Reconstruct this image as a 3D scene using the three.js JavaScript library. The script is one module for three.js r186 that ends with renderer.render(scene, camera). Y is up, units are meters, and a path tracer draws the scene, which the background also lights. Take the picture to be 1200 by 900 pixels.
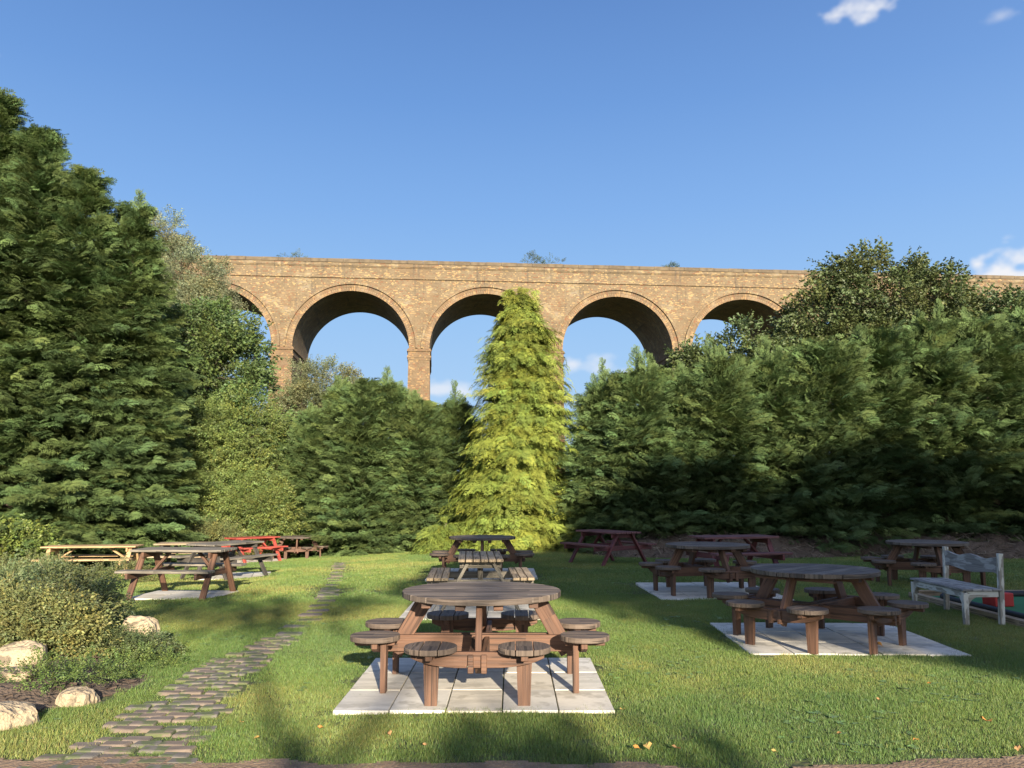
import * as THREE from 'three';
import { mergeGeometries } from 'three/addons/utils/BufferGeometryUtils.js';
import { RoundedBoxGeometry } from 'three/addons/geometries/RoundedBoxGeometry.js';

// ---------------------------------------------------------------- camera, sky, sun, exposure
const scene = new THREE.Scene();
const camera = new THREE.PerspectiveCamera(49.78, 4 / 3, 0.05, 3000);
camera.position.set(0, 1.5, 0);
camera.lookAt(0, 1.5 + 126 / 970, -1);
const renderer = new THREE.WebGLRenderer({ antialias: true });
renderer.toneMapping = THREE.LinearToneMapping;
const EXPOSURE = 2.3;
renderer.toneMappingExposure = EXPOSURE;
renderer.shadowMap.enabled = true;

const SUN_AZ = 13 * Math.PI / 180, SUN_EL = 16 * Math.PI / 180;    // low sun behind the camera's right shoulder
const sunDir = new THREE.Vector3(Math.sin(SUN_AZ) * Math.cos(SUN_EL), Math.sin(SUN_EL), Math.cos(SUN_AZ) * Math.cos(SUN_EL));
const sun = new THREE.DirectionalLight(new THREE.Color().setRGB(1.0, 0.875, 0.69), 5);
sun.position.copy(sunDir).multiplyScalar(80);
sun.target.position.set(0, 0, -20);
sun.position.add(sun.target.position);
sun.castShadow = true;
Object.assign(sun.shadow.camera, { left: -70, right: 70, top: 60, bottom: -40, near: 1, far: 220 });
sun.shadow.mapSize.set(4096, 4096);
sun.shadow.radius = 1.2;
scene.add(sun, sun.target);

// ---------------------------------------------------------------- random numbers and noise
function rng(seed) {
  let a = seed >>> 0;
  return () => { a |= 0; a = a + 0x6D2B79F5 | 0; let t = Math.imul(a ^ a >>> 15, 1 | a); t = t + Math.imul(t ^ t >>> 7, 61 | t) ^ t; return ((t ^ t >>> 14) >>> 0) / 4294967296; };
}
const hash = (x, y) => { let n = Math.imul(x | 0, 374761393) + Math.imul(y | 0, 668265263) | 0; n = Math.imul(n ^ n >>> 13, 1274126177); return ((n ^ n >>> 16) >>> 0) / 4294967296; };
const mod = (a, n) => ((a % n) + n) % n;
function vnoise(x, y, px = 1e6, py = px) {                          // value noise, periodic in px, py cells
  const xi = Math.floor(x), yi = Math.floor(y), fx = x - xi, fy = y - yi, u = fx * fx * (3 - 2 * fx), v = fy * fy * (3 - 2 * fy);
  const x0 = mod(xi, px), x1 = mod(xi + 1, px), y0 = mod(yi, py), y1 = mod(yi + 1, py);
  return (hash(x0, y0) * (1 - u) + hash(x1, y0) * u) * (1 - v) + (hash(x0, y1) * (1 - u) + hash(x1, y1) * u) * v;
}
function fbm(x, y, oct = 4, px = 1e6, py = px) {
  let s = 0, a = 0.5, n = 0;
  for (let i = 0; i < oct; i++) { s += a * vnoise(x + i * 17 * (px > 1e5), y, px, py); n += a; a *= 0.5; x *= 2; y *= 2; px *= 2; py *= 2; }
  return s / n;
}
const clamp = (x, a = 0, b = 1) => Math.min(b, Math.max(a, x));
const sstep = (a, b, x) => { const t = clamp((x - a) / (b - a)); return t * t * (3 - 2 * t); };
const mix = (a, b, t) => a + (b - a) * t;
const mix3 = (a, b, t) => [mix(a[0], b[0], t), mix(a[1], b[1], t), mix(a[2], b[2], t)];

// ---------------------------------------------------------------- the sky: clear evening blue with a few small clouds
{
  const W = 3072, H = 1536, data = new Float32Array(W * H * 4);
  const keys = [[-90, .16, .17, .13], [-3, .25, .28, .26], [0, .52, .70, .91], [5, .42, .64, .915], [12, .31, .55, .90], [19, .21, .43, .83], [26, .135, .32, .71], [33, .088, .235, .585], [60, .045, .125, .37], [90, .035, .10, .31]];
  const clouds = [  // bearing (deg, right of the view axis), elevation, half width, half height, density, seed
    [24.3, 29.5, 2.3, 1.2, .85, 1], [25.4, 30.4, 1.5, .8, .6, 21], [32.4, 27.3, 1.2, .4, .3, 2], [31.6, 12.4, 2.6, 1.5, 1.25, 3], [34, 12.6, 3.0, 1.9, 1.25, 8], [6.3, 8.6, 1.3, .7, .5, 4], [4.0, 8.7, .8, .7, .6, 5],
    [8.6, 8.0, 1.4, .6, .45, 6], [-5.2, 7.0, 1.6, .7, .5, 7], [-3.6, 6.8, 1.2, .6, .55, 9], [-38, 24, 4, 1.2, .5, 10], [48, 20, 5, 1.6, .8, 11], [95, 15, 9, 2.2, .8, 12], [-80, 12, 8, 2, .8, 13], [140, 11, 9, 2, .7, 14], [-130, 17, 8, 2, .7, 15]];
  const base = new THREE.Vector3();
  for (let j = 0; j < H; j++) {
    const el = ((j + .5) / H - .5) * 180, ce = Math.cos(el * Math.PI / 180), se = Math.sin(el * Math.PI / 180);
    let k = 0; while (k < keys.length - 2 && keys[k + 1][0] < el) k++;
    const A = keys[k], B = keys[k + 1], t = clamp((el - A[0]) / (B[0] - A[0]));
    const col = [mix(A[1], B[1], t), mix(A[2], B[2], t), mix(A[3], B[3], t)];
    for (let i = 0; i < W; i++) {
      const phi = ((i + .5) / W - .5) * 2 * Math.PI, x = Math.cos(phi) * ce, z = Math.sin(phi) * ce;
      base.set(x, se, z);
      const ang = Math.acos(clamp(base.dot(sunDir), -1, 1)) * 180 / Math.PI;
      const g1 = el > -2 ? 2.2 * Math.exp(-ang / 8) + 1.15 * Math.exp(-ang / 36) : 0;
      let r = col[0] + g1 * 1.0, g = col[1] + g1 * .88, b = col[2] + g1 * .66;
      const az = Math.atan2(x, -z) * 180 / Math.PI;
      for (const c of clouds) {
        let da = az - c[0]; if (da > 180) da -= 360; if (da < -180) da += 360;
        const dx = da / c[2], dy = (el - c[1]) / c[3];
        if (dx * dx + dy * dy > 4) continue;
        const n = fbm(az * .9 + c[5] * 37, el * 1.6 + c[5] * 11, 5), d = clamp((1 - Math.sqrt(dx * dx + dy * dy * (dy < 0 ? 1.9 : 1))) * .9 + (n - .5) * 1.9) * c[4];
        const a = clamp(d * 1.3);
        r = mix(r, .90, a); g = mix(g, .91, a); b = mix(b, .95, a);
      }
      const o = (j * W + i) * 4;
      data[o] = r / EXPOSURE; data[o + 1] = g / EXPOSURE; data[o + 2] = b / EXPOSURE; data[o + 3] = 1;
    }
  }
  const sky = new THREE.DataTexture(data, W, H, THREE.RGBAFormat, THREE.FloatType);
  sky.mapping = THREE.EquirectangularReflectionMapping; sky.magFilter = sky.minFilter = THREE.LinearFilter; sky.needsUpdate = true;
  scene.background = sky; scene.environment = sky;
}

// ---------------------------------------------------------------- helpers: names, things, textures, geometry
const taken = new Map();
function numbered(name) { const n = taken.get(name) ?? 0; taken.set(name, n + 1); return n ? `${name}_${String(n).padStart(3, '0')}` : name; }
function tag(o, label, category, group) { o.userData = { ...o.userData, label, category }; if (group) o.userData.group = group; return o; }
function thing(name, label, category, pos = [0, 0, 0], turn = 0, group) {
  const g = new THREE.Group(); g.name = numbered(name); g.position.set(...pos); g.rotation.y = turn; scene.add(g);
  return tag(g, label, category, group);
}
function part(name, geo, mat, parent) { const m = new THREE.Mesh(geo, mat); m.name = name; parent.add(m); return m; }
function structure(name, label, category, geo, mat) {
  const m = geo ? new THREE.Mesh(geo, mat) : new THREE.Group(); m.name = numbered(name); scene.add(m);
  m.userData = { kind: 'structure', label, category }; return m;
}
function copyOf(src, label, pos, turn) {
  const c = src.clone(); c.name = numbered(src.name.replace(/_\d+$/, '')); c.userData = { ...src.userData, label }; c.position.set(...pos); c.rotation.y = turn; scene.add(c); return c;
}
const toS = v => v <= .0031308 ? v * 12.92 : 1.055 * Math.pow(v, 1 / 2.4) - .055;
function tex(w, h, fn, srgb = true) {                                // fn(u, v) -> [r, g, b] linear, or a number
  const d = new Uint8Array(w * h * 4);
  for (let j = 0; j < h; j++) for (let i = 0; i < w; i++) {
    const c = fn((i + .5) / w, (j + .5) / h, i, j), o = (j * w + i) * 4;
    for (let k = 0; k < 3; k++) { const v = clamp(Array.isArray(c) ? c[k] : c); d[o + k] = Math.round(255 * (srgb ? toS(v) : v)); }
    d[o + 3] = 255;
  }
  const t = new THREE.DataTexture(d, w, h); t.wrapS = t.wrapT = THREE.RepeatWrapping; t.magFilter = THREE.LinearFilter; t.minFilter = THREE.LinearMipmapLinearFilter; t.generateMipmaps = true;
  if (srgb) t.colorSpace = THREE.SRGBColorSpace; t.needsUpdate = true; return t;
}
const lin = (r, g, b) => new THREE.Color().setRGB(r, g, b);
const std = (o) => new THREE.MeshStandardMaterial({ roughness: .9, metalness: 0, ...o });
// uv in metres by the face's main direction; u runs along `axis` (0 x, 1 y, 2 z)
function boxUV(geo, axis, ou = 0, ov = 0, s = 1) {
  const p = geo.attributes.position, n = geo.attributes.normal, uv = new Float32Array(p.count * 2);
  for (let i = 0; i < p.count; i++) {
    const N = [Math.abs(n.getX(i)), Math.abs(n.getY(i)), Math.abs(n.getZ(i))], P = [p.getX(i), p.getY(i), p.getZ(i)];
    const k = N[0] > N[1] && N[0] > N[2] ? 0 : N[1] > N[2] ? 1 : 2;
    let a = axis, b = 3 - axis - k;
    if (k === axis) { a = (axis + 1) % 3; b = (axis + 2) % 3; uv[i * 2] = ou + P[a] * .3 * s; uv[i * 2 + 1] = ov + P[b] * s; continue; }
    uv[i * 2] = ou + P[a] * s; uv[i * 2 + 1] = ov + P[b] * s;
  }
  geo.setAttribute('uv', new THREE.BufferAttribute(uv, 2)); return geo;
}
let plankSeed = rng(5);
function board(lx, ly, lz, bevel = .006) {                           // a board with eased edges, grain along its longest side
  const g = new RoundedBoxGeometry(lx, ly, lz, 1, Math.min(bevel, lx / 3, ly / 3, lz / 3));
  const ax = lx >= ly && lx >= lz ? 0 : ly >= lz ? 1 : 2;
  return boxUV(g, ax, plankSeed() * 3, plankSeed() * 3);
}
function bar(a, b, w, t, side) {                                     // a board from point a to point b; w across `side`, t the other way
  const A = new THREE.Vector3(...a), B = new THREE.Vector3(...b), d = B.clone().sub(A), L = d.length(); d.normalize();
  const S = new THREE.Vector3(...side), T = new THREE.Vector3().crossVectors(S, d).normalize(); S.crossVectors(d, T).normalize();
  const g = board(L, t, w);
  g.applyMatrix4(new THREE.Matrix4().makeBasis(d, T, S).setPosition(A.add(B).multiplyScalar(.5)));
  return g;
}
function frameMatrix(m, o, px, py, pz, dx, dy, dz, nx, ny, nz, sx, sy, sz) {   // x axis along d, y axis near n; written at offset o
  let l = Math.hypot(dx, dy, dz) || 1; dx /= l; dy /= l; dz /= l;
  let zx = dy * nz - dz * ny, zy = dz * nx - dx * nz, zz = dx * ny - dy * nx; l = Math.hypot(zx, zy, zz);
  if (l < 1e-4) { zx = 0; zy = 0; zz = 1; l = 1; } zx /= l; zy /= l; zz /= l;
  const yx = zy * dz - zz * dy, yy = zz * dx - zx * dz, yz = zx * dy - zy * dx;
  m[o] = dx * sx; m[o + 1] = dy * sx; m[o + 2] = dz * sx; m[o + 3] = 0; m[o + 4] = yx * sy; m[o + 5] = yy * sy; m[o + 6] = yz * sy; m[o + 7] = 0;
  m[o + 8] = zx * sz; m[o + 9] = zy * sz; m[o + 10] = zz * sz; m[o + 11] = 0; m[o + 12] = px; m[o + 13] = py; m[o + 14] = pz; m[o + 15] = 1;
}
class Copies {                                                        // collects placements, then makes one InstancedMesh
  constructor() { this.m = []; this.c = []; }
  add(p, d, n, s, col) { const o = this.m.length; for (let i = 0; i < 16; i++) this.m.push(0); const [sx, sy, sz] = Array.isArray(s) ? s : [s, s, s]; frameMatrix(this.m, o, p[0], p[1], p[2], d[0], d[1], d[2], n[0], n[1], n[2], sx, sy, sz); this.c.push(col[0], col[1], col[2]); }
  build(name, geo, mat, parent) {
    const n = this.m.length / 16, im = new THREE.InstancedMesh(geo, mat, n);
    im.instanceMatrix.array.set(this.m); im.instanceColor = new THREE.InstancedBufferAttribute(new Float32Array(this.c), 3);
    im.name = name; im.frustumCulled = false; im.userData.kind = 'stuff'; parent.add(im); return im;
  }
}
class Tris {                                                          // loose triangles
  constructor() { this.p = []; this.c = []; }
  tri(a, b, c, col) { this.p.push(...a, ...b, ...c); if (col) for (let i = 0; i < 3; i++) this.c.push(...col); }
  quad(a, b, c, d, col) { this.tri(a, b, c, col); this.tri(a, c, d, col); }
  geo() { const g = new THREE.BufferGeometry(); g.setAttribute('position', new THREE.Float32BufferAttribute(this.p, 3)); if (this.c.length) g.setAttribute('color', new THREE.Float32BufferAttribute(this.c, 3)); g.computeVertexNormals(); return g; }
}
// the lie of the land: level by the terrace, falling gently to the left and to the back
function hgt(x, z) {
  const D = clamp(-z, 0, 34), t = Math.log(1 + Math.exp((-x - 1) * 2)) / 2, s = Math.log(1 + Math.exp((D - 12)));
  return -.004 * D * 6 * (1 - Math.exp(-t / 6)) - .015 * s + (D > .5 ? (vnoise(x * .7 + 40, z * .7 + 90) - .5) * .025 : 0);
}

// ---------------------------------------------------------------- materials
const woodGrain = (seed, dark, light, knots = 1) => tex(512, 512, (u, v) => {
  const w = fbm(u * 4 + seed, v * 8, 3, 1e6) * .5;
  const g = fbm(u * 3, (v + w * .04) * 70 + seed * 3, 3, 3, 1e6), fine = fbm(u * 8, v * 220 + seed, 2, 8, 1e6), blot = fbm(u * 3 + seed, v * 3 + 7 * seed, 4, 1e6);
  const crack = sstep(.74, .80, vnoise(u * 2.5 + seed * 5, v * 90)) * .55;
  const t = clamp(g * .75 + fine * .35 + (blot - .5) * .9 - .15);
  const c = mix3(dark, light, t), k = (1 - crack);
  return [c[0] * k, c[1] * k, c[2] * k];
});
const woodBump = tex(512, 512, (u, v) => clamp(.6 * fbm(u * 3, v * 80, 3, 3, 1e6) + .4 * fbm(u * 6, v * 240, 2, 6, 1e6) - .5 * sstep(.74, .8, vnoise(u * 2.5 + 5, v * 90))), false);
const wood = (seed, dark, light, rough = .82) => std({ map: woodGrain(seed, dark, light), bumpMap: woodBump, bumpScale: .003, roughness: rough });
const M = {
  top: wood(1, [.058, .044, .034], [.21, .162, .125], .68),
  top2: wood(11, [.078, .062, .049], [.245, .195, .153], .66), top3: wood(12, [.048, .037, .030], [.18, .138, .108], .7),
  seat: wood(2, [.062, .046, .036], [.205, .152, .114], .75),
  leg: wood(3, [.066, .034, .022], [.195, .098, .056], .7),
  grey: wood(4, [.10, .088, .07], [.30, .265, .21]),
  dark: wood(5, [.035, .032, .028], [.11, .095, .078]),
  pine: wood(6, [.34, .215, .10], [.62, .43, .23]),
  tan: wood(7, [.24, .175, .105], [.50, .385, .25]),
  red: wood(8, [.30, .045, .035], [.48, .10, .07], .6),
  maroon: wood(9, [.085, .022, .024], [.17, .048, .048], .6),
  maroonTop: wood(10, [.10, .035, .036], [.21, .09, .088], .6),
};
M.white = std({ roughness: .8, bumpMap: woodBump, bumpScale: .003, map: tex(512, 512, (u, v) => {
  const n = fbm(u * 6, v * 22, 4, 6, 22), g = fbm(u * 3, v * 90, 3, 3, 90), m = sstep(.50, .58, n + (g - .5) * .35);
  return mix3([.58, .56, .49], mix3([.16, .14, .11], [.30, .27, .22], g), m * .85);
}) });
M.whiteGrey = std({ roughness: .85, bumpMap: woodBump, bumpScale: .003, map: tex(512, 512, (u, v) => {
  const n = fbm(u * 5, v * 14, 4, 5, 14), g = fbm(u * 3, v * 90, 3, 3, 90), m = sstep(.38, .56, n + (g - .5) * .3);
  return mix3([.36, .35, .33], mix3([.12, .11, .105], [.26, .25, .235], g), m);
}) });

// brick: 20.3 m x 10.15 m per repeat
const BW = 2048, BH = 1024;
const brickTex = tex(BW, BH, (u, v) => {
  const x = u * 20.4, y = v * 10.2, row = Math.floor(y / .075), odd = row % 2, bl = odd ? .1125 : .225;
  const xs = x + odd * .056 + (row % 4 > 1 ? .1125 : 0), col = Math.floor(xs / bl), fx = xs / bl - col, fy = y / .075 - row;
  const h1 = hash(col, row), h2 = hash(col + 771, row + 33), mort = (fx < .055 * .225 / bl || fy < .15) ? 1 : 0;
  const big = fbm(u * 8, v * 5, 4, 8, 5), mid = fbm(u * 30 + 9, v * 16, 3, 30, 16);
  let c = mix3([.128, .093, .054], [.172, .128, .076], h1);
  if (h2 > .90) c = [.16, .08, .042]; else if (h2 > .78) c = [.30, .205, .095]; else if (h2 < .05) c = [.12, .085, .055];
  c = mix3(c, [.15, .095, .05], sstep(.52, .75, big) * .5);
  const pale = sstep(.60, .72, fbm(u * 14 + 3, v * 11 + 5, 5, 14, 11)) * .38;             // lime bloom and replaced yellow stocks in patches
  c = mix3(c, h1 > .4 ? [.31, .25, .13] : [.29, .26, .20], pale * (h2 > .3 ? 1 : .3));
  const st = sstep(.56, .78, fbm(u * 110, v * 5 + 3, 3, 110, 5)) * sstep(.4, .6, fbm(u * 12 + 2, v * 4, 3, 12, 4)); c = mix3(c, [.06, .052, .042], st * .6);
  const k = .8 + mid * .4;
  if (mort) c = mix3(c, [.23, .18, .12], .7);
  return [c[0] * k, c[1] * k, c[2] * k];
});
brickTex.repeat.set(1 / 20.4, 1 / 10.2);
M.brick = std({ map: brickTex, roughness: .95 });
M.brickPale = std({ map: brickTex, color: lin(1.0, .93, .90), roughness: .95 });
M.coping = std({ color: lin(.9, .9, .9), roughness: .95, map: tex(512, 128, (u, v) => { const n = fbm(u * 20, v * 5, 5, 20, 5); return mix3([.085, .065, .045], [.20, .155, .10], n); }) });
M.coping.map.repeat.set(1 / 6, 1);
M.slab = std({ roughness: .92, map: tex(512, 512, (u, v) => {
  const n = fbm(u * 5, v * 5, 5, 5), f = fbm(u * 60, v * 60, 2, 60), s = sstep(.58, .72, fbm(u * 9 + 4, v * 9, 4, 9));
  const c = mix3([.58, .55, .48], [.76, .73, .655], n * .7 + f * .3); const w = sstep(.55, .68, fbm(u * 3 + 8, v * 14, 4, 3, 14)); return mix3(mix3(c, [.34, .315, .26], s * .55), [.46, .44, .385], w * .5);
}), bumpMap: tex(512, 512, (u, v) => fbm(u * 70, v * 70, 3, 70), false), bumpScale: .0015 });
M.slabs = [[1, 1, 1], [.90, .90, .91], [1, .965, .91]].map(c => { const m = M.slab.clone(); m.color = lin(...c); return m; });
M.paver = ['a', 'b', 'c'].map((_, k) => std({ roughness: .93, map: tex(256, 256, (u, v) => {
  const n = fbm(u * 4 + k * 9, v * 4, 5, 1e6), m = sstep(.44, .6, fbm(u * 5 + k * 3, v * 5 + 2, 4, 1e6));
  return mix3(mix3([[.13, .102, .082], [.115, .102, .085], [.15, .115, .088]][k], [[.23, .185, .15], [.20, .18, .155], [.25, .195, .15]][k], n), [.10, .125, .045], m * .85);
}), bumpMap: woodBump, bumpScale: .002 }));
M.soil = std({ roughness: 1, map: tex(512, 512, (u, v) => { const n = fbm(u * 12, v * 12, 5, 12), f = fbm(u * 80, v * 80, 2, 80); return mix3([.055, .038, .027], [.20, .145, .105], n * .5 + f * .5); }), bumpMap: tex(512, 512, (u, v) => fbm(u * 40, v * 40, 4, 40), false), bumpScale: .03 });
M.gravel = std({ roughness: 1, map: tex(1024, 1024, (u, v) => {
  const n = fbm(u * 14, v * 14, 4, 14), f = vnoise(u * 160, v * 160, 160), g = vnoise(u * 330, v * 330, 330);
  return mix3(mix3([.15, .095, .055], [.32, .215, .13], n), [.42, .33, .23], sstep(.6, .95, f * .6 + g * .4) * .8);
}), bumpMap: tex(512, 512, (u, v) => vnoise(u * 90, v * 90, 90) * .6 + .4 * vnoise(u * 200, v * 200, 200), false), bumpScale: .008 });
M.lawn = std({ roughness: 1, map: tex(1024, 1024, (u, v) => {
  const n = fbm(u * 6, v * 6, 5, 6), f = fbm(u * 120, v * 120, 2, 120);
  return mix3(mix3([.045, .062, .016], [.085, .11, .026], n), [.12, .10, .05], sstep(.55, .8, f) * .5);
}), bumpMap: tex(512, 512, (u, v) => fbm(u * 60, v * 60, 3, 60), false), bumpScale: .02 });
M.rock = std({ roughness: .95, map: tex(512, 512, (u, v) => {
  const n = fbm(u * 5, v * 5, 5, 5), f = fbm(u * 40, v * 40, 3, 40), s = sstep(.56, .7, fbm(u * 8 + 3, v * 8, 4, 8));
  return mix3(mix3([.29, .215, .13], [.50, .41, .28], n * .7 + f * .3), [.14, .115, .08], s * .8);
}), bumpMap: tex(512, 512, (u, v) => fbm(u * 20, v * 20, 5, 20), false), bumpScale: .03 });
M.bark = std({ roughness: 1, map: tex(256, 512, (u, v) => { const n = fbm(u * 14, v * 8, 4, 14, 8); return mix3([.045, .034, .026], [.17, .13, .10], n); }) });
const leafMat = (o) => new THREE.MeshPhysicalMaterial({ roughness: .6, transmission: .3, thickness: 0, side: THREE.DoubleSide, vertexColors: true, ...o });
M.needles = std({ roughness: .75, side: THREE.DoubleSide, vertexColors: true });
M.leaf = leafMat({ transmission: .35, roughness: .55 });
M.blade = leafMat({ transmission: .35, roughness: .6 });

// ---------------------------------------------------------------- the ground
{
  const xs = [], zs = [];
  const sp = (t, a, k) => Math.sinh(t * k) / Math.sinh(k) * a;
  for (let i = -90; i <= 90; i++) xs.push(sp(i / 90, 900, 5.2));
  for (let i = -110; i <= 60; i++) zs.push(i < 0 ? sp(i / 110, 1000, 4.6) : sp(i / 60, 500, 4.6));
  const p = [], uv = [], idx = [], nx = xs.length;
  for (const z of zs) for (const x of xs) { p.push(x, hgt(x, z), z); uv.push(x / 3, z / 3); }
  for (let j = 0; j < zs.length - 1; j++) for (let i = 0; i < nx - 1; i++) { const a = j * nx + i; idx.push(a, a + nx, a + 1, a + 1, a + nx, a + nx + 1); }
  const g = new THREE.BufferGeometry(); g.setAttribute('position', new THREE.Float32BufferAttribute(p, 3)); g.setAttribute('uv', new THREE.Float32BufferAttribute(uv, 2)); g.setIndex(idx); g.computeVertexNormals();
  structure('ground', 'grassy garden ground running out under the trees and the viaduct', 'ground', g, M.lawn);
}
function sheet(inside, x0, x1, z0, z1, step, lift, uvs) {            // a sheet that follows the land, cut to an outline by cells
  const p = [], uv = [], idx = [], nx = Math.round((x1 - x0) / step) + 1, nz = Math.round((z1 - z0) / step) + 1;
  for (let j = 0; j < nz; j++) for (let i = 0; i < nx; i++) { const x = x0 + i * step, z = z0 + j * step; p.push(x, hgt(x, z) + lift(x, z), z); uv.push(x * uvs, z * uvs); }
  for (let j = 0; j < nz - 1; j++) for (let i = 0; i < nx - 1; i++) { const a = j * nx + i; if (inside(x0 + (i + .5) * step, z0 + (j + .5) * step)) idx.push(a, a + nx, a + 1, a + 1, a + nx, a + nx + 1); }
  const g = new THREE.BufferGeometry(); g.setAttribute('position', new THREE.Float32BufferAttribute(p, 3)); g.setAttribute('uv', new THREE.Float32BufferAttribute(uv, 2)); g.setIndex(idx); g.computeVertexNormals(); return g;
}
const edgeZ = x => -4.86 + .10 * Math.sin(x * .8 + 1) + (vnoise(x * 3 + 50, 3) - .5) * .16;
structure('gravel_path', 'strip of brown gravel path along the edge of the lawn', 'path', sheet((x, z) => z > edgeZ(x), -9, 9, -5.2, -3.0, .03, () => .014, .7), M.gravel);

// planting bed: a low mound of soil
const bedR = (x, z) => Math.hypot((x + 4.75) / 1.75, (z + 7.0) / 1.9) + (vnoise(x * 1.7 + 9, z * 1.7) - .5) * .3;
structure('planting_bed', 'mound of dark soil and bark under shrubs and rocks', 'flower bed', sheet((x, z) => bedR(x, z) < 1.05, -8, -2.4, -10, -4.4, .1, (x, z) => -.03 + .16 * sstep(1.05, .55, bedR(x, z)) + (vnoise(x * 6, z * 6) - .5) * .05 * sstep(1.05, .9, bedR(x, z)), 1), M.soil);
const bedLift = (x, z) => bedR(x, z) < 1.05 ? -.03 + .16 * sstep(1.05, .55, bedR(x, z)) : 0;
// bare bank below the hedge
const bankT = (x, z) => clamp(1 - Math.abs(z + 22.4 + .3 * Math.sin(x * .9)) / 1.9) * sstep(1.6, 3.6, x);
structure('hedge_bank', 'bare brown earth bank under the dark conifer hedge', 'bank', sheet((x, z) => bankT(x, z) > 0, 1.5, 24, -24.8, -19.8, .16, (x, z) => -.06 + .5 * sstep(0, .85, bankT(x, z)) + (fbm(x * 2.4, z * 2.4, 4) - .5) * .4 * sstep(0, .3, bankT(x, z)), .8), M.soil);

// ---------------------------------------------------------------- paved pads (slabs are pieces of each pad)
const pads = [];
const slabGeo = new Map();
function pad(label, cx, cz, turn, w, d, nx, nz, seed) {
  const y = Math.max(hgt(cx - w / 2, cz), hgt(cx + w / 2, cz), hgt(cx, cz)) * .5 + hgt(cx, cz) * .5, r = rng(seed);
  const g = structure('paved_pad', label, 'paving'); g.position.set(cx, y, cz); g.rotation.y = turn;
  pads.push([cx, cz, Math.cos(turn), Math.sin(turn), w / 2, d / 2]);
  const sw = w / nx, sd = d / nz, key = `${sw.toFixed(3)} ${sd.toFixed(3)}`;
  if (!slabGeo.has(key)) slabGeo.set(key, [0, 1, 2].map(k => boxUV(new RoundedBoxGeometry(sw - .009, .045, sd - .009, 1, .005), 0, k * .37, k * .61, .7)));
  for (let i = 0; i < nx; i++) for (let j = 0; j < nz; j++) {
    const m = part('paving_slab', slabGeo.get(key)[Math.floor(r() * 3)], M.slabs[Math.floor(r() * 3)], g);
    m.position.set((i + .5) * sw - w / 2, -.008 + (r() - .5) * .006, (j + .5) * sd - d / 2); m.rotation.set((r() - .5) * .008, r() < .5 ? 0 : Math.PI, (r() - .5) * .008);
  }
  const b = part('bedding', boxUV(new THREE.BoxGeometry(w - .02, .05, d - .02), 0), M.soil, g); b.position.y = -.036;
  return g;
}
pad('pad of pale concrete slabs under round table with lit front legs', -.26, -6.77, .0, 1.93, 1.8, 5, 3, 1);
pad('pad of pale slabs under the tan plank table', -.48, -11.0, 0, 1.75, 1.9, 5, 3, 2);
pad('pad of pale slabs before the yellow-green cypress', -.55, -16.1, .01, 2.02, 2.2, 5, 3, 3);
pad('pad of grey slabs under the round table near the white bench', 3.24, -8.8, -.03, 2.02, 1.84, 5, 3, 4);
pad('pad of grey slabs under round table before the maroon tables', 3.0, -12.95, .02, 1.86, 2.25, 4, 3, 5);
pad('pad of pale slabs beneath the grey plank table by the shrubs', -5.42, -14.0, -.08, 1.4, 1.15, 3, 2, 6);
pad('pad of pale slabs beneath the dark plank table', -6.1, -18.6, .25, 1.5, 1.4, 4, 2, 7);
pad('pad of pale slabs beneath the red table', -7.75, -25.6, .25, 1.7, 1.6, 4, 3, 8);

// ---------------------------------------------------------------- brick path winding across the lawn
const pathPts = [[-2.26, -4.75, .47], [-2.25, -5.3, .36], [-2.33, -6.1, .31], [-2.45, -7.2, .30], [-2.48, -8.1, .2], [-2.40, -9.0, .13], [-2.48, -10.2, .13], [-2.53, -10.95, .14], [-2.75, -12.6, .16], [-3.1, -14.4, .18], [-3.8, -18.5, .2], [-4.6, -22.6, .22]];
function pathAt(z) { for (let i = 0; i < pathPts.length - 1; i++) { const [x0, z0, w0] = pathPts[i], [x1, z1, w1] = pathPts[i + 1]; if (z <= z0 && z >= z1) { const t = (z - z0) / (z1 - z0); return [mix(x0, x1, t), mix(w0, w1, t), (x1 - x0) / (z1 - z0)]; } } return null; }
{
  const r = rng(77), g = structure('brick_path', 'mossy path of sunken bricks winding across the lawn', 'path');
  const geos = [0, 1, 2, 3].map(k => { const q = new RoundedBoxGeometry(.165, .05, .1, 1, .014), p = q.attributes.position; for (let i = 0; i < p.count; i++) { p.setX(i, p.getX(i) + (hash(k, Math.round(p.getX(i) * 40 + p.getZ(i) * 90)) - .5) * .014); p.setZ(i, p.getZ(i) + (hash(k + 9, Math.round(p.getX(i) * 40)) - .5) * .012); } q.computeVertexNormals(); return boxUV(q, 0, k * .3, k * .2, 2.2); });
  let n = 0, row = 0;
  for (let z = -4.8; z > -22.5 && n < 300; row++) {
    const a = pathAt(z); if (!a) break; const [x, w, sl] = a, far = z < -9.2;
    const cnt = far ? 1 : Math.max(1, Math.round(w * 2 / .176));
    if (far && r() < .16) { z -= .4; continue; }
    for (let i = 0; i < cnt; i++) {
      if (!far && r() < .15) continue;
      const jx = (i - (cnt - 1) / 2) * .176 + (row % 2 ? .044 : -.044) * (far ? .5 : 1) + (r() - .5) * .02, bx = x + jx;
      const m = part('brick', geos[Math.floor(r() * 4)], M.paver[Math.floor(r() * 3)], g); n++;
      m.position.set(bx, hgt(bx, z) - (far ? .004 : .013) + r() * .011, z + (r() - .5) * .015); m.rotation.set((r() - .5) * .07, Math.atan(sl) * .5 + (r() - .5) * .1, (r() - .5) * .07);
      if (far) m.scale.set(1.5 + r() * .5, 1, 1.5 + r() * .7);
    }
    z -= far ? .34 + r() * .3 : .109;
  }
}

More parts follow.
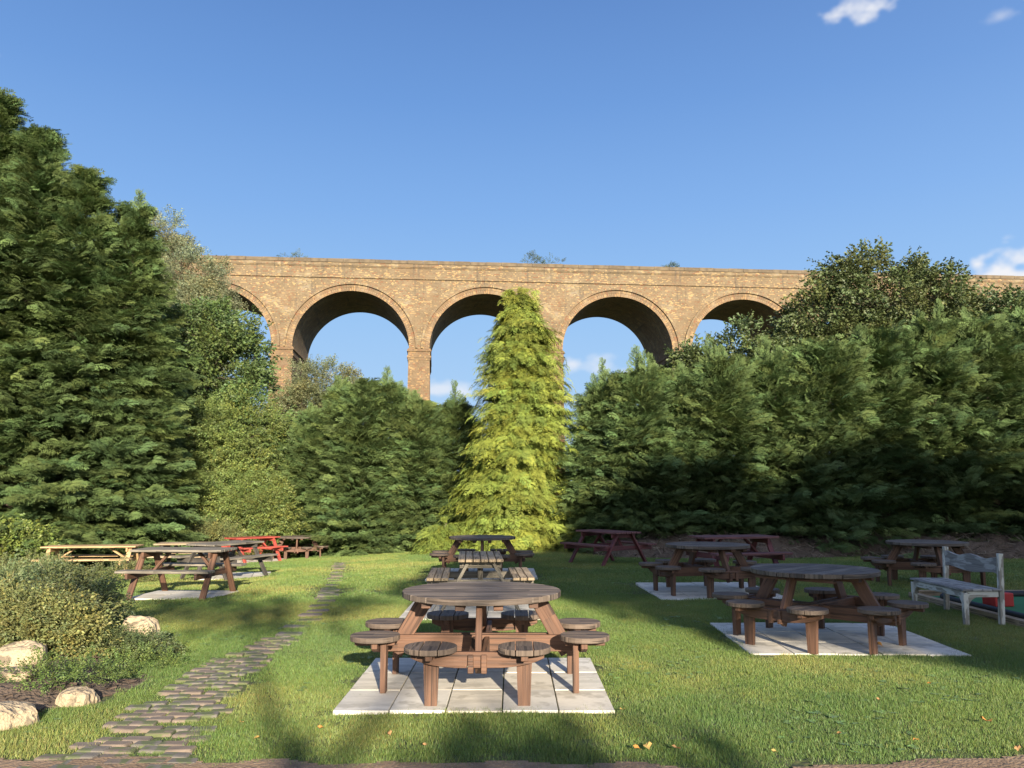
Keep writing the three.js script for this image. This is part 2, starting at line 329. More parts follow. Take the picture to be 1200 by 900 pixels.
// ---------------------------------------------------------------- the viaduct
{
  const V = thing('railway_viaduct', 'long yellow-brown brick railway viaduct with tall round arches behind trees', 'viaduct', [-22.62, 0, -60.04], 5.36 * Math.PI / 180);
  const R = 4.325, SP = 10.15, C0 = 10.62, SPR = 12.2, W = 7.6, k0 = -3, k1 = 8, T0 = C0 + (k0 - .5) * SP, T1 = C0 + (k1 + .5) * SP;
  const sh = new THREE.Shape(); sh.moveTo(T0, SPR);
  for (let k = k0; k <= k1; k++) { const c = C0 + k * SP; sh.lineTo(c - R, SPR); sh.absarc(c, SPR, R, Math.PI, 0, true); }
  sh.lineTo(T1, SPR); sh.lineTo(T1, 18.7); sh.lineTo(T0, 18.7); sh.lineTo(T0, SPR);
  const body = new THREE.ExtrudeGeometry(sh, { depth: W, bevelEnabled: false, curveSegments: 40 }); body.translate(0, 0, -W);
  part('arcade_wall', body, M.brick, V);
  const box = (x0, x1, y0, y1, z0, z1) => { const b = new THREE.BoxGeometry(x1 - x0, y1 - y0, z1 - z0); b.translate((x0 + x1) / 2, (y0 + y1) / 2, (z0 + z1) / 2); return boxUV(b, 0); };
  const seg = (y0, y1, pr, back) => box(T0, T1, y0, y1, -.3, pr);
  part('string_course', mergeGeometries([seg(17.50, 17.60, .10), seg(17.60, 17.70, .06)]), M.brick, V);
  part('parapet_moulding', mergeGeometries([seg(18.36, 18.44, .05), seg(18.44, 18.52, .10), seg(18.52, 18.703, .07)]), M.brick, V);
  const cop = []; const r = rng(4);
  for (let t = T0; t < T1; t += 1.2) cop.push(box(t + .008, Math.min(T1, t + 1.192), 18.7, 18.95 + r() * .03, -.45, .12 + r() * .015));
  part('coping', mergeGeometries(cop), M.coping, V);
  const cop2 = cop.map(c => c.clone().translate(0, 0, -W + .33)); part('coping', mergeGeometries(cop2), M.coping, V);
  const ringGeo = (r0, r1, z0, z1) => {
    const s = new THREE.Shape(); s.absarc(0, 0, r1, 0, Math.PI, false); s.absarc(0, 0, r0, Math.PI, 0, true);
    const g = new THREE.ExtrudeGeometry(s, { depth: z1 - z0, bevelEnabled: false, curveSegments: 48 }); g.translate(0, 0, z0);
    const p = g.attributes.position, n = g.attributes.normal, uv = g.attributes.uv;
    for (let i = 0; i < p.count; i++) { const a = Math.atan2(p.getY(i), p.getX(i)), rr = Math.hypot(p.getX(i), p.getY(i)); uv.setXY(i, Math.abs(n.getZ(i)) > .5 ? rr * 1 : p.getZ(i), a * R + 3); }
    return g;
  };
  const rg = [ringGeo(R - .012, R + .24, -.25, .035), ringGeo(R + .24, R + .47, -.25, .06), ringGeo(R + .47, R + .63, -.25, .20)];
  const rgBack = rg.map(g => { const c = g.clone(); c.rotateY(Math.PI); c.translate(0, 0, -W); return c; });
  const ringMat = M.brickPale;
  for (let k = k0; k <= k1; k++) {
    const c = C0 + k * SP;
    const a = part('arch_ring', rg[0], ringMat, V); a.position.set(c, SPR, 0);
    part('brick_ring', rg[1], ringMat, a); part('hood_moulding', rg[2], M.brick, a);
    const b = part('arch_ring', rgBack[0], ringMat, V); b.position.set(c, SPR, 0);
  }
  // piers, tapering, with stepped imposts
  const frustum = (w0, w1, d0, d1, y0, y1) => { const b = new THREE.BoxGeometry(1, y1 - y0, 1, 1, 1, 1), p = b.attributes.position; for (let i = 0; i < p.count; i++) { const t = p.getY(i) > 0 ? 1 : 0; p.setX(i, p.getX(i) * mix(w0, w1, t)); p.setZ(i, p.getZ(i) * mix(d0, d1, t)); } b.translate(0, (y0 + y1) / 2, 0); b.computeVertexNormals(); return boxUV(b, 0); };
  const shaft = frustum(1.95, 1.60, W + .35, W + .08, -3, 11.3);
  const imp = mergeGeometries([frustum(1.70, 1.70, W + .18, W + .18, 11.3, 11.46), frustum(1.80, 1.80, W + .28, W + .28, 11.46, 11.62), frustum(1.66, 1.66, W + .14, W + .14, 11.62, 11.95), frustum(1.82, 1.82, W + .3, W + .3, 11.95, 12.08), frustum(1.74, 1.64, W + .22, W + .12, 12.08, 12.197)]);
  for (let k = k0; k <= k1 + 1; k++) {
    const p = part('pier', shaft, M.brickPale, V); p.position.set(C0 + (k - .5) * SP, 0, -W / 2);
    part('impost', imp, M.coping2 ?? M.brickPale, p);
  }
}

// ---------------------------------------------------------------- round picnic tables with eight seats
function roundSlats(R, n, gap, th, y) {                              // a round top cut from n boards
  const out = [], w = 2 * R / n;
  for (let i = 0; i < n; i++) {
    const a = -R + i * w + gap / 2, b = -R + (i + 1) * w - gap / 2, pts = [], K = 7, rx = z => Math.sqrt(Math.max(0, R * R - z * z));
    for (let k = 0; k <= K; k++) { const z = mix(a, b, k / K); pts.push([rx(z), z]); }
    for (let k = K; k >= 0; k--) { const z = mix(a, b, k / K); pts.push([-rx(z), z]); }
    const s = new THREE.Shape(pts.map(p => new THREE.Vector2(p[0], p[1])));
    const g = new THREE.ExtrudeGeometry(s, { depth: th - .008, bevelEnabled: true, bevelThickness: .004, bevelSize: .003, bevelOffset: -.003, bevelSegments: 1 });
    g.rotateX(Math.PI / 2); g.translate(0, y - .004, 0);
    out.push(boxUV(g, 0, plankSeed() * 4, plankSeed() * 4));
  }
  return out;
}
const topSlats = roundSlats(.625, 9, .010, .044, .705), seatSlats = roundSlats(.185, 3, .007, .038, .415);
function taperLeg(w0, w1, t, h) { const g = new THREE.BoxGeometry(w1, h, t, 1, 1, 1), p = g.attributes.position; for (let i = 0; i < p.count; i++) if (p.getY(i) < 0) p.setX(i, p.getX(i) * w0 / w1); g.translate(0, h / 2, 0); g.computeVertexNormals(); return boxUV(g, 1, plankSeed(), plankSeed()); }
function makeRoundTable(label, pos, turn, mats) {
  const t = thing('round_picnic_table', label, 'picnic table', pos, turn, 'round picnic tables');
  topSlats.forEach((g, i) => part('tabletop_plank', g, mats.top[(i * 5 + 1) % 3], t));
  for (const x of [-.40, -.14, .14, .40]) part('batten', board(.07, .045, Math.sqrt(.36 - x * x) * 1.86).translate(x, .638, 0), mats.leg, t);
  // the cross of paired rails
  for (const s of [-1, 1]) {
    part('rail', board(1.62, .125, .040).translate(0, .305, s * .046), mats.leg, t);
    part('rail', board(.040, .125, 1.64).translate(s * .046, .295, 0), mats.leg, t);
  }
  for (let q = 0; q < 4; q++) {                                       // one side: seat beam, two legs, two seats, a slanting strut
    const a = q * Math.PI / 2, m = new THREE.Matrix4().makeRotationY(a), put = g => g.applyMatrix4(m);
    const bs = new THREE.Shape(); bs.moveTo(-.46, .045); bs.lineTo(.46, .045); bs.lineTo(.46, .01); bs.quadraticCurveTo(.36, -.045, .16, -.055); bs.lineTo(-.16, -.055); bs.quadraticCurveTo(-.36, -.045, -.46, .01); bs.lineTo(-.46, .045);
    const beam = new THREE.ExtrudeGeometry(bs, { depth: .042, bevelEnabled: true, bevelThickness: .003, bevelSize: .003, bevelSegments: 1, curveSegments: 5 }); beam.translate(0, .325, .75);
    part('seat_beam', put(boxUV(beam, 0, plankSeed(), plankSeed())), mats.leg, t);
    for (const s of [-1, 1]) {
      part('leg', put(taperLeg(.085, .115, .042, .375).translate(s * .325, 0, .715)), mats.leg, t);
      const c = new THREE.Group(); c.name = 'seat'; t.add(c);
      c.position.set(s * .325, 0, .785).applyMatrix4(m); c.rotation.y = a + Math.PI / 2;
      for (const g of seatSlats) part('seat_plank', g, mats.seat, c);
      const sup = part('seat_support', board(.3, .04, .05), mats.leg, c); sup.position.set(0, .357, 0); sup.rotation.y = 0;
    }
    part('strut', put(bar([0, .225, .68], [0, .66, .43], .045, .125, [1, 0, 0])), mats.leg, t).position.set(0, 0, 0);
  }
  return t;
}
const RM = { top: [M.top, M.top2, M.top3], seat: M.seat, leg: M.leg };
const onLand = (x, z, dy = .015) => [x, hgt(x, z) + dy, z];
const rt1 = makeRoundTable('round brown picnic table with sun on its red-brown legs and five columns of slabs', onLand(-.24, -6.72), 0, RM);
copyOf(rt1, 'round wooden picnic table standing before the yellow-green cypress', onLand(-.56, -15.9), .02);
copyOf(rt1, 'round dark wooden picnic table standing on the pad nearest the white bench', onLand(3.08, -8.62), 43 * Math.PI / 180);
copyOf(rt1, 'round dark wooden picnic table with a maroon table behind it', onLand(2.96, -12.75), 13 * Math.PI / 180);
copyOf(rt1, 'round dark wooden picnic table on the grass behind the white bench', onLand(6.9, -14.0, .0), -8 * Math.PI / 180);
copyOf(rt1, 'round wooden picnic table on the grass just behind the red table', onLand(-6.85, -26.9, .0), .2);

// ---------------------------------------------------------------- A-frame picnic tables
function makeFrameTable(name, label, pos, turn, o) {
  const { L = 1.5, H = .73, W = .7, n = 5, spread = .68, benchW = .26, nb = 2, top, leg, bench = top, scale = 1 } = o;
  const t = thing(name, label, 'picnic table', pos, turn, 'plank picnic tables'); t.scale.setScalar(scale);
  const pw = W / n, r = rng(L * 1000 + n);
  for (let i = 0; i < n; i++) part('tabletop_plank', board(L + (r() - .5) * .02, .038, pw - .012).translate(0, H - .019, (i + .5) * pw - W / 2), top, t);
  const bz = spread - .02, bw = benchW / nb;
  for (const s of [-1, 1]) for (let i = 0; i < nb; i++) part('bench_plank', board(L + (r() - .5) * .02, .038, bw - .01).translate(0, .445, s * bz + (i + .5) * bw - benchW / 2), bench, t);
  const lx = L / 2 - .2;
  for (const s of [-1, 1]) {
    part('bench_bearer', board(.042, .095, spread * 2 + .24).translate(s * lx, .378, 0), leg, t);
    part('batten', board(.042, .09, W * .92).translate(s * lx, H - .085, 0), leg, t);
    for (const q of [-1, 1]) part('leg', bar([s * (lx + .043), H - .045, q * W * .27], [s * (lx + .043), 0, q * (spread - .06)], .098, .042, [1, 0, 0]).translate(0, 0, 0), leg, t);
    part('brace', bar([s * (lx - .02), .37, 0], [s * lx * .42, H - .045, 0], .07, .04, [0, 0, 1]), leg, t);
  }
  return t;
}
makeFrameTable('picnic_table', 'small tan plank picnic table end on between the two round tables', onLand(-.42, -11.1), Math.PI / 2 + .05, { L: 1.5, H: .70, W: .6, n: 6, spread: .58, benchW: .29, nb: 3, top: M.tan, leg: M.grey, scale: .95 });
makeFrameTable('picnic_table', 'weathered grey-brown picnic table with long side facing, beside the shrubs', onLand(-5.38, -13.85, .015), -.06, { L: 1.5, top: M.grey, leg: M.leg, H: .76 });
makeFrameTable('picnic_table', 'dark weathered picnic table with grey plank top, end towards the lawn', onLand(-6.15, -18.1, .03), Math.PI / 2 - .42, { L: 1.5, W: .8, top: M.grey, bench: M.grey, leg: M.dark, nb: 3 });
makeFrameTable('picnic_table', 'tan topped picnic table between the pine table and the dark table', onLand(-8.0, -20.6, 0), .12, { L: 1.3, top: M.tan, leg: M.dark });
makeFrameTable('picnic_table', 'pale yellow pine picnic table against the tall conifers', onLand(-9.95, -20.0, 0), .14, { L: 2.1, top: M.pine, leg: M.pine });
makeFrameTable('picnic_table', 'bright red painted picnic table beside the brick path end', onLand(-7.9, -25.6, .02), Math.PI / 2 - .72, { L: 1.5, top: M.red, leg: M.red });
makeFrameTable('picnic_table', 'maroon picnic table in the shade beside the cypress', onLand(2.15, -18.9, 0), Math.PI / 2 + .55, { L: 1.5, top: M.maroonTop, leg: M.maroon });
makeFrameTable('picnic_table', 'maroon picnic table half hidden behind a round table', onLand(4.1, -15.6, 0), .25, { L: 1.5, top: M.maroonTop, leg: M.maroon });

// ---------------------------------------------------------------- white bench
{
  const b = thing('garden_bench', 'old white garden bench with peeling paint and scalloped back rail', 'bench', [5.35, hgt(5.35, -10.25), -10.25], 0);
  const zL = .60;                                                     // bench runs along z, faces -x
  for (const s of [-1, 1]) {
    part('leg', board(.055, .36, .055).translate(-.20, .18, s * zL), M.white, b);
    part('back_post', bar([.20, 0, s * zL], [.235, .80, s * zL], .055, .055, [0, 0, 1]), M.white, b);
    part('seat_rail', board(.36, .065, .035).translate(0, .345, s * zL), M.white, b);
    const br = new THREE.Shape(); br.moveTo(0, 0); br.lineTo(.10, 0); br.quadraticCurveTo(.02, -.02, 0, -.12); br.lineTo(0, 0);
    const bg = new THREE.ExtrudeGeometry(br, { depth: .03, bevelEnabled: false, curveSegments: 5 }); bg.translate(-.172, .312, s * zL - .015); part('bracket', boxUV(bg, 0), M.white, b);
    const bg2 = new THREE.ExtrudeGeometry(br, { depth: .03, bevelEnabled: false, curveSegments: 5 }); bg2.rotateY(s * Math.PI / 2); bg2.translate(-.20 - s * .015, .312, s * (zL - .028)); part('bracket', boxUV(bg2, 0), M.white, b);
  }
  part('seat_rail', board(.035, .075, 1.14).translate(-.195, .34, 0), M.white, b);
  part('seat_rail', board(.035, .075, 1.14).translate(.20, .34, 0), M.white, b);
  for (let i = 0; i < 4; i++) part('seat_plank', board(.108, .026, 1.27).translate(-.178 + i * .113, .392, 0), M.whiteGrey, b);
  const rs = new THREE.Shape(); rs.moveTo(-.585, -.10); for (let i = 0; i <= 24; i++) { const u = i / 24; rs.lineTo(mix(-.585, .585, u), .07 + .045 * Math.cos((u - .5) * Math.PI * 4) * .38); } rs.lineTo(.585, -.10);
  for (let i = 1; i < 12; i++) { const u = 1 - i / 12; rs.lineTo(mix(-.585, .585, u), -.10 - .02 * Math.cos((u - .5) * Math.PI * 2)); }
  const rg = new THREE.ExtrudeGeometry(rs, { depth: .03, bevelEnabled: true, bevelThickness: .003, bevelSize: .003, bevelSegments: 1 }); rg.rotateY(Math.PI / 2); rg.translate(.21, .665, 0); boxUV(rg, 2);
  part('back_rail', rg, M.whiteGrey, b);
}

// ---------------------------------------------------------------- putting lane with red block
{
  const felt = std({ roughness: 1, map: tex(256, 256, (u, v) => { const n = fbm(u * 6, v * 6, 4, 6), f = vnoise(u * 120, v * 120, 120); return mix3([.02, .12, .045], [.035, .20, .075], n * .5 + f * .5); }) });
  const rubber = std({ color: lin(.018, .018, .02), roughness: .6 });
  const t = thing('putting_lane', 'green felt putting lane with black kerb and pale timber edging', 'putting green', [7.0, hgt(7, -10.4), -10.4]);
  part('felt', boxUV(new THREE.BoxGeometry(2.36, .05, 3.1).translate(0, .02, 0), 0), felt, t);
  const edges = [[-1.27, 0, .1, 3.5], [1.27, 0, .1, 3.5]];
  for (const [x, z, w, d] of edges) part('timber_edge', board(w, .085, d).translate(x, .032, z), M.tan, t);
  for (const z of [-1.70, 1.70]) part('timber_edge', board(2.43, .11, .09).translate(0, .05, z), M.tan, t);
  // black kerb with rounded corners
  const pts = []; const rx = 1.13, rz = 1.5, cr = .45;
  for (const [cx, cz, a0] of [[rx - cr, rz - cr, 0], [-(rx - cr), rz - cr, 90], [-(rx - cr), -(rz - cr), 180], [rx - cr, -(rz - cr), 270]]) for (let a = 0; a <= 90; a += 15) { const q = (a0 + a) * Math.PI / 180; pts.push(new THREE.Vector3(cx + Math.cos(q) * cr, .075, cz + Math.sin(q) * cr)); }
  const kerb = new THREE.TubeGeometry(new THREE.CatmullRomCurve3(pts, true, 'catmullrom', .1), 90, .042, 6, true);
  part('kerb', kerb, rubber, t);
  const red = std({ roughness: .55, map: tex(128, 128, (u, v) => mix3([.36, .018, .016], [.52, .035, .03], fbm(u * 5, v * 5, 4, 5))) });
  const b = tag(new THREE.Mesh(boxUV(new RoundedBoxGeometry(.26, .17, .26, 2, .015), 0), red), 'small red painted block standing on the green felt lane', 'block'); b.name = 'painted_block'; b.position.set(6.27, hgt(7, -10.4) + .045 + .085, -10.95); b.rotation.y = .1; scene.add(b);
}

// ---------------------------------------------------------------- rocks
function rockGeo(sx, sy, sz, seed) {
  const g = new THREE.IcosahedronGeometry(1, 4), p = g.attributes.position;
  for (let i = 0; i < p.count; i++) {
    let x = p.getX(i), y = p.getY(i), z = p.getZ(i);
    const n = fbm(x * 1.3 + seed * 7 + 20, y * 1.3 + z * 1.7 + seed * 3 + 20, 4), q = fbm(x * 4 + seed + 50, z * 4 + y * 4 + 50, 3);
    let k = .72 + n * .55 + (q - .5) * .16; const f = Math.max(Math.abs(x), Math.abs(y) * 1.1, Math.abs(z)); k *= mix(1, .82 / f, .45);
    p.setXYZ(i, x * k * sx, Math.max(-.4, y * k) * sy, z * k * sz);
  }
  g.computeVertexNormals(); return boxUV(g, 0, seed * .37, seed * .21, 1.6);
}
const rockAt = (label, x, z, s, turn, mat, dy = 0, tilt = 0) => { const m = tag(new THREE.Mesh(rockGeo(...s, Math.abs(x * 3 + z)), mat), label, 'rock', 'rocks edging the planting bed'); m.name = numbered('rock'); m.position.set(x, hgt(x, z) + bedLift(x, z) + s[1] * .3 + dy, z); m.rotation.set(tilt, turn, 0); scene.add(m); };
rockAt('large cream limestone rock at the edge of the shrubs', -4.12, -7.2, [.22, .15, .18], .3, M.rock);
rockAt('flat pale rock lying low in front of the large cream rock', -3.85, -6.55, [.22, .07, .14], .1, M.rock);
rockAt('small cream rock sitting alone beside the grass', -3.17, -6.3, [.145, .095, .12], -.2, M.rock);
rockAt('mottled wedge of rock leaning on bare soil', -3.42, -5.72, [.28, .14, .2], .5, M.rock);
rockAt('upright buff rock beside the grey stone and shrub', -3.66, -8.4, [.19, .27, .17], .2, M.rock, .06, .2);
rockAt('small smooth grey stone tucked between shrub and upright rock', -3.95, -8.3, [.16, .12, .13], 0, std({ color: lin(.24, .27, .31), roughness: .7 }), .06);

// ---------------------------------------------------------------- foliage pieces
const vary = (r, c, a) => { const k = 1 - a + 2 * a * r(), h = (r() - .5) * a; return [c[0] * k * (1 + h), c[1] * k, c[2] * k * (1 - h)]; };
function spray(seed, droop, n = 8) {                                  // a flat feathery conifer spray, 1 m long along +x
  const r = rng(seed), T = new Tris();
  const curve = s => [s, .10 * Math.sin(s * Math.PI) - droop * s * s, 0];
  const sliver = (a, d, l, w, col) => { const b = [a[0] + d[0] * l, a[1] + d[1] * l, a[2] + d[2] * l], m = [a[0] + d[0] * l * .45, a[1] + d[1] * l * .45 + .012, a[2] + d[2] * l * .45]; const nx = -d[2] * w, nz = d[0] * w; T.tri(a, [m[0] + nx, m[1], m[2] + nz], b, col); T.tri(a, b, [m[0] - nx, m[1], m[2] - nz], col); };
  for (let k = 0; k < n; k++) {
    const s = .06 + .9 * k / n, c = curve(s);
    for (const sd of [-1, 1]) {
      const l = (.46 * Math.pow(1 - s, .75) + .07) * (.75 + .5 * r()), a = (.75 + .3 * r()) * sd, dy = -droop * s * 1.2 - .12 + (r() - .5) * .3;
      const d = [Math.cos(a), dy, Math.sin(a)], tip = [.85 + r() * .3]; const col = [tip[0] * 1.0, tip[0], tip[0]];
      sliver(c, d, l, .022, col);
      for (let q = 1; q <= 3; q++) for (const s2 of [-1, 1]) { const f = q / 3.8, a2 = a + s2 * (.6 + .25 * r()), p = [c[0] + d[0] * l * f, c[1] + d[1] * l * f, c[2] + d[2] * l * f]; const e = [Math.cos(a2), dy + (r() - .5) * .25, Math.sin(a2)]; const ll = l * (.42 - .07 * q) * (.8 + .4 * r()); const t = [p[0] + e[0] * ll, p[1] + e[1] * ll, p[2] + e[2] * ll], nx = -e[2] * .02, nz = e[0] * .02, cc = tip[0] * (.9 + .25 * r()); T.tri([p[0] - nx, p[1], p[2] - nz], [p[0] + nx, p[1], p[2] + nz], t, [cc, cc, cc]); }
    }
  }
  sliver(curve(.85), [1, -droop, 0], .2, .03, [1, 1, 1]);
  return T.geo();
}
function twig(seed, n, leafL, leafW, spread) {                        // a twig about 1 unit long with n leaves
  const r = rng(seed), T = new Tris();
  T.tri([0, 0, -.008], [0, 0, .008], [.9, .06, 0], [.5, .42, .3]);
  for (let k = 0; k < n; k++) {
    const s = .12 + .88 * (k + r() * .7) / n, az = r() * 6.283, sp = spread * (.4 + .6 * r()) * (1.1 - s * .5);
    const p = [s * .9, .06 * s + Math.sin(az) * sp * .6, Math.cos(az) * sp];
    const d = new THREE.Vector3(.35 + r() * .6, (r() - .62) * .9, (p[2] / (sp + .01)) * .9 + (r() - .5) * .5).normalize(), u = new THREE.Vector3((r() - .5) * 2.2, .8, (r() - .5) * 2.2), w = new THREE.Vector3().crossVectors(d, u).normalize(), nn = new THREE.Vector3().crossVectors(w, d);
    const l = leafL * (.7 + .6 * r()), h = leafW * (.8 + .4 * r()), at = (a, b, c) => [p[0] + d.x * a + w.x * b + nn.x * c, p[1] + d.y * a + w.y * b + nn.y * c, p[2] + d.z * a + w.z * b + nn.z * c];
    const k2 = .75 + .5 * r(), col = [k2 * (.92 + .2 * r()), k2, k2 * .95];
    T.quad(at(0, 0, 0), at(l * .4, h, h * .3), at(l, 0, -l * .15), at(l * .4, 0, 0), col); T.quad(at(0, 0, 0), at(l * .4, 0, 0), at(l, 0, -l * .15), at(l * .4, -h, h * .3), col);
  }
  return T.geo();
}
const sprayA = [spray(1, .12), spray(2, .22)], sprayG = [spray(3, .5, 7), spray(4, .7, 7)];
const twigA = [twig(11, 15, .2, .085, .28), twig(12, 13, .22, .09, .3)], twigFine = [twig(13, 26, .14, .042, .3), twig(14, 22, .15, .045, .32)], twigBig = [twig(15, 11, .3, .14, .3)];

function trunkGeo(h, r0, r1, bend = 0, seed = 1) {
  const r = rng(seed), pts = []; for (let i = 0; i <= 5; i++) pts.push(new THREE.Vector3((r() - .5) * bend * i / 5, h * i / 5, (r() - .5) * bend * i / 5));
  const cv = new THREE.CatmullRomCurve3(pts), g = new THREE.TubeGeometry(cv, 10, 1, 8, false), p = g.attributes.position, c = new THREE.Vector3();
  for (let i = 0; i < p.count; i++) { const s = Math.floor(i / 9) / 10; cv.getPoint(s, c); const k = mix(r0, r1, Math.pow(s, .8)); p.setXYZ(i, c.x + (p.getX(i) - c.x) * k, p.getY(i), c.z + (p.getZ(i) - c.z) * k); p.setY(i, c.y + (p.getY(i) - c.y) * k); }
  g.computeVertexNormals(); return g;
}
const limbGeo = (a, b, r0, r1) => { const A = new THREE.Vector3(...a), B = new THREE.Vector3(...b), d = B.clone().sub(A), L = d.length(); const g = new THREE.CylinderGeometry(r1, r0, L, 5, 1, true); g.applyQuaternion(new THREE.Quaternion().setFromUnitVectors(new THREE.Vector3(0, 1, 0), d.normalize())); g.translate((A.x + B.x) / 2, (A.y + B.y) / 2, (A.z + B.z) / 2); return g; };

// conifer: boughs that leave the trunk, each a fan of sprays; a shaggy outline with dark gaps between the boughs
function conifer(label, x, z, H, R, o = {}) {
  const { seed = 1, color = [.098, .148, .043], boughs = 200, per = 17, size = .6, fine = .58, rise = .35, low = .03, power = .75, droop = 0, protos = sprayA, group = 'leylandii conifers', name = 'conifer_tree', lump = .25, spin = null, point = .25, jit = .58, base, mat = M.needles, out = .75, leaders = 4, tip = 2.2 } = o;
  const y0 = base ?? hgt(x, z), t = thing(name, label, 'tree', [x, y0, z], 0, group), r = rng(seed), nb = Math.round(boughs * 1.15), np = Math.round(per * 2.2);
  part('trunk', trunkGeo(H * .9, .03 * H + .04, .02, .15, seed), M.bark, t);
  const C = protos.map(() => new Copies());
  const prof = u => R * Math.pow(Math.max(0, 1 - u), power) * Math.pow(Math.min(1, Math.max(0, 1 - u) / .14), point) + .06;
  for (let b = 0; b < nb; b++) {
    let u; do { u = low + (1 - low) * r(); } while (r() > .12 + .88 * prof(u) / R);
    const az = b * 2.39996 + (r() - .5) * .9, ca = Math.cos(az), sa = Math.sin(az);
    const lm = 1 - lump + 2 * lump * fbm(ca * 1.6 + seed * 3 + 10, sa * 1.6 + u * H * .55 + 10, 3);
    const L = Math.min(prof(u), R * 1.02) * lm * (1.22 - jit + jit * r()), yb = u * H, rs = rise * (1 - .3 * u) * (.7 + .6 * r()) * mix(-.1, 1, sstep(0, .22, u)) * (1 + tip * sstep(.5, 1, u));
    const bc = vary(r, color, .26), fan = .24 + .26 * r(), tx = (r() - .5) * .7, tz = (r() - .5) * .7, ox = (r() - .5) * .2, oz = (r() - .5) * .2;
    for (let k = 0; k < np; k++) {
      const s = Math.max(.05, 1 - Math.min(.9, (1.15 / Math.max(L, .3))) * Math.pow(k / np, .8)), side = (k % 2 ? 1 : -1) * (.2 + .8 * r()), spreadW = fan * (1.15 - .8 * (s - .4));
      const rr = L * s, la = side * spreadW, y = yb + L * rs * (s - .35 * s * s) - droop * L * s * s * .5;
      const px = ca * rr - sa * la + ox, pz = sa * rr + ca * la + oz, py = y + (r() - .5) * .14 - Math.abs(la) * .25;
      const an = az + side * .75 + (r() - .5) * .5, dy = (rs * .55 - droop * (.6 + .9 * r())) * (1 - .3 * s) - .04 + (r() - .5) * .4;
      const sz = size * fine * (.5 + .95 * r() * r()), cc = vary(r, bc, .13);
      C[Math.floor(r() * protos.length)].add([px, py, pz], [Math.cos(an), dy, Math.sin(an)], [(r() - .5) * .6 + tx + ca * out, .8, (r() - .5) * .6 + tz + sa * out], [sz, sz, sz * (r() < .5 ? 1 : -1)], cc);
    }
  }
  for (let q = 0; q < leaders; q++) {                                // upright leading shoots round the top
    const a0 = q * 2.4 + r(), u0 = .66 + .3 * r(), rr = prof(u0) * .62, hh = .5 + .75 * r(), bx = Math.cos(a0) * rr, bz = Math.sin(a0) * rr;
    for (let k = 0; k < 46; k++) { const a = r() * 6.28, v = Math.pow(k / 46, .8); C[0].add([bx + (r() - .5) * .1, u0 * H + hh * v, bz + (r() - .5) * .1], [Math.cos(a) * (1.1 - .6 * v), .75 - droop, Math.sin(a) * (1.1 - .6 * v)], [Math.cos(a + 1.6), .3, Math.sin(a + 1.6)], size * (.72 - .48 * v), vary(r, color, .15)); }
  }
  for (let k = 0; k < 16; k++) { const a = r() * 6.28, u = k / 16; C[0].add([(r() - .5) * .12, H * (.91 + .08 * u), (r() - .5) * .12], [Math.cos(a) * .35, 1, Math.sin(a) * .35], [Math.cos(a + 1.6), .2, Math.sin(a + 1.6)], size * (.55 - .3 * u), vary(r, color, .15)); }
  C.forEach((c, i) => c.m.length && c.build('foliage', protos[i], mat, t));
  return t;
}
// broadleaf: lobes [x, y, z, rx, ry, rz] carry clumps of leafy twigs; limbs reach out to the clumps
function broadleaf(label, x, z, lobes, o = {}) {
  const { seed = 1, color = [.07, .10, .025], clumps = 60, per = 22, size = .45, trunkH = 3, trunkR = .16, clumpR = .5, protos = twigA, name = 'broadleaf_tree', category = 'tree', group, base, mat = M.leaf, hollow = .55, up = .5, limbs = true } = o;
  const y0 = base ?? hgt(x, z), t = thing(name, label, category, [x, y0, z], 0, group), r = rng(seed), C = protos.map(() => new Copies()), G = trunkR ? [trunkGeo(trunkH, trunkR, trunkR * .55, .3, seed)] : [];
  const vol = lobes.map(l => Math.pow(l[3] * l[4] * l[5], .6)), tot = vol.reduce((a, b) => a + b);
  lobes.forEach((l, li) => {
    const n = Math.max(2, Math.round(clumps * vol[li] / tot));
    if (trunkR) G.push(limbGeo([0, Math.min(trunkH * .92, l[1]), 0], [l[0], l[1], l[2]], trunkR * .5, trunkR * .16));
    for (let k = 0; k < n; k++) {
      const th = r() * 6.283, cz = 2 * r() - 1, sr = Math.sqrt(1 - cz * cz), d = [Math.cos(th) * sr, cz, Math.sin(th) * sr], q = hollow + (1 - hollow) * Math.cbrt(r()), bump = .85 + .4 * r();
      const c = [l[0] + d[0] * l[3] * q * bump, l[1] + d[1] * l[4] * q * bump, l[2] + d[2] * l[5] * q * bump], cc = vary(r, color, .22);
      if (trunkR && limbs && k % 3 === 0) G.push(limbGeo([l[0], l[1], l[2]], c, trunkR * .15, .012));
      for (let m = 0; m < per; m++) {
        const e = [(r() + r() - 1), (r() + r() - 1), (r() + r() - 1)], p = [c[0] + e[0] * clumpR, Math.max(.03, c[1] + e[1] * clumpR * .8), c[2] + e[2] * clumpR];
        const dir = [d[0] * .7 + e[0] * 1.1 + (r() - .5) * .5, d[1] * .5 + up * (r() * 1.2 - .2) + e[1] * .6, d[2] * .7 + e[2] * 1.1 + (r() - .5) * .5];
        C[Math.floor(r() * protos.length)].add(p, dir, [(r() - .5), 1, (r() - .5)], size * (.7 + .6 * r()), vary(r, cc, .15));
      }
    }
  });
  if (G.length) part('trunk', mergeGeometries(G.map(g => { const c = g.index ? g.toNonIndexed() : g; return c; })), M.bark, t);
  C.forEach((c, i) => c.m.length && c.build(category === 'tree' ? 'crown' : 'foliage', protos[i], mat, t));
  return t;
}
console.log('structure done');

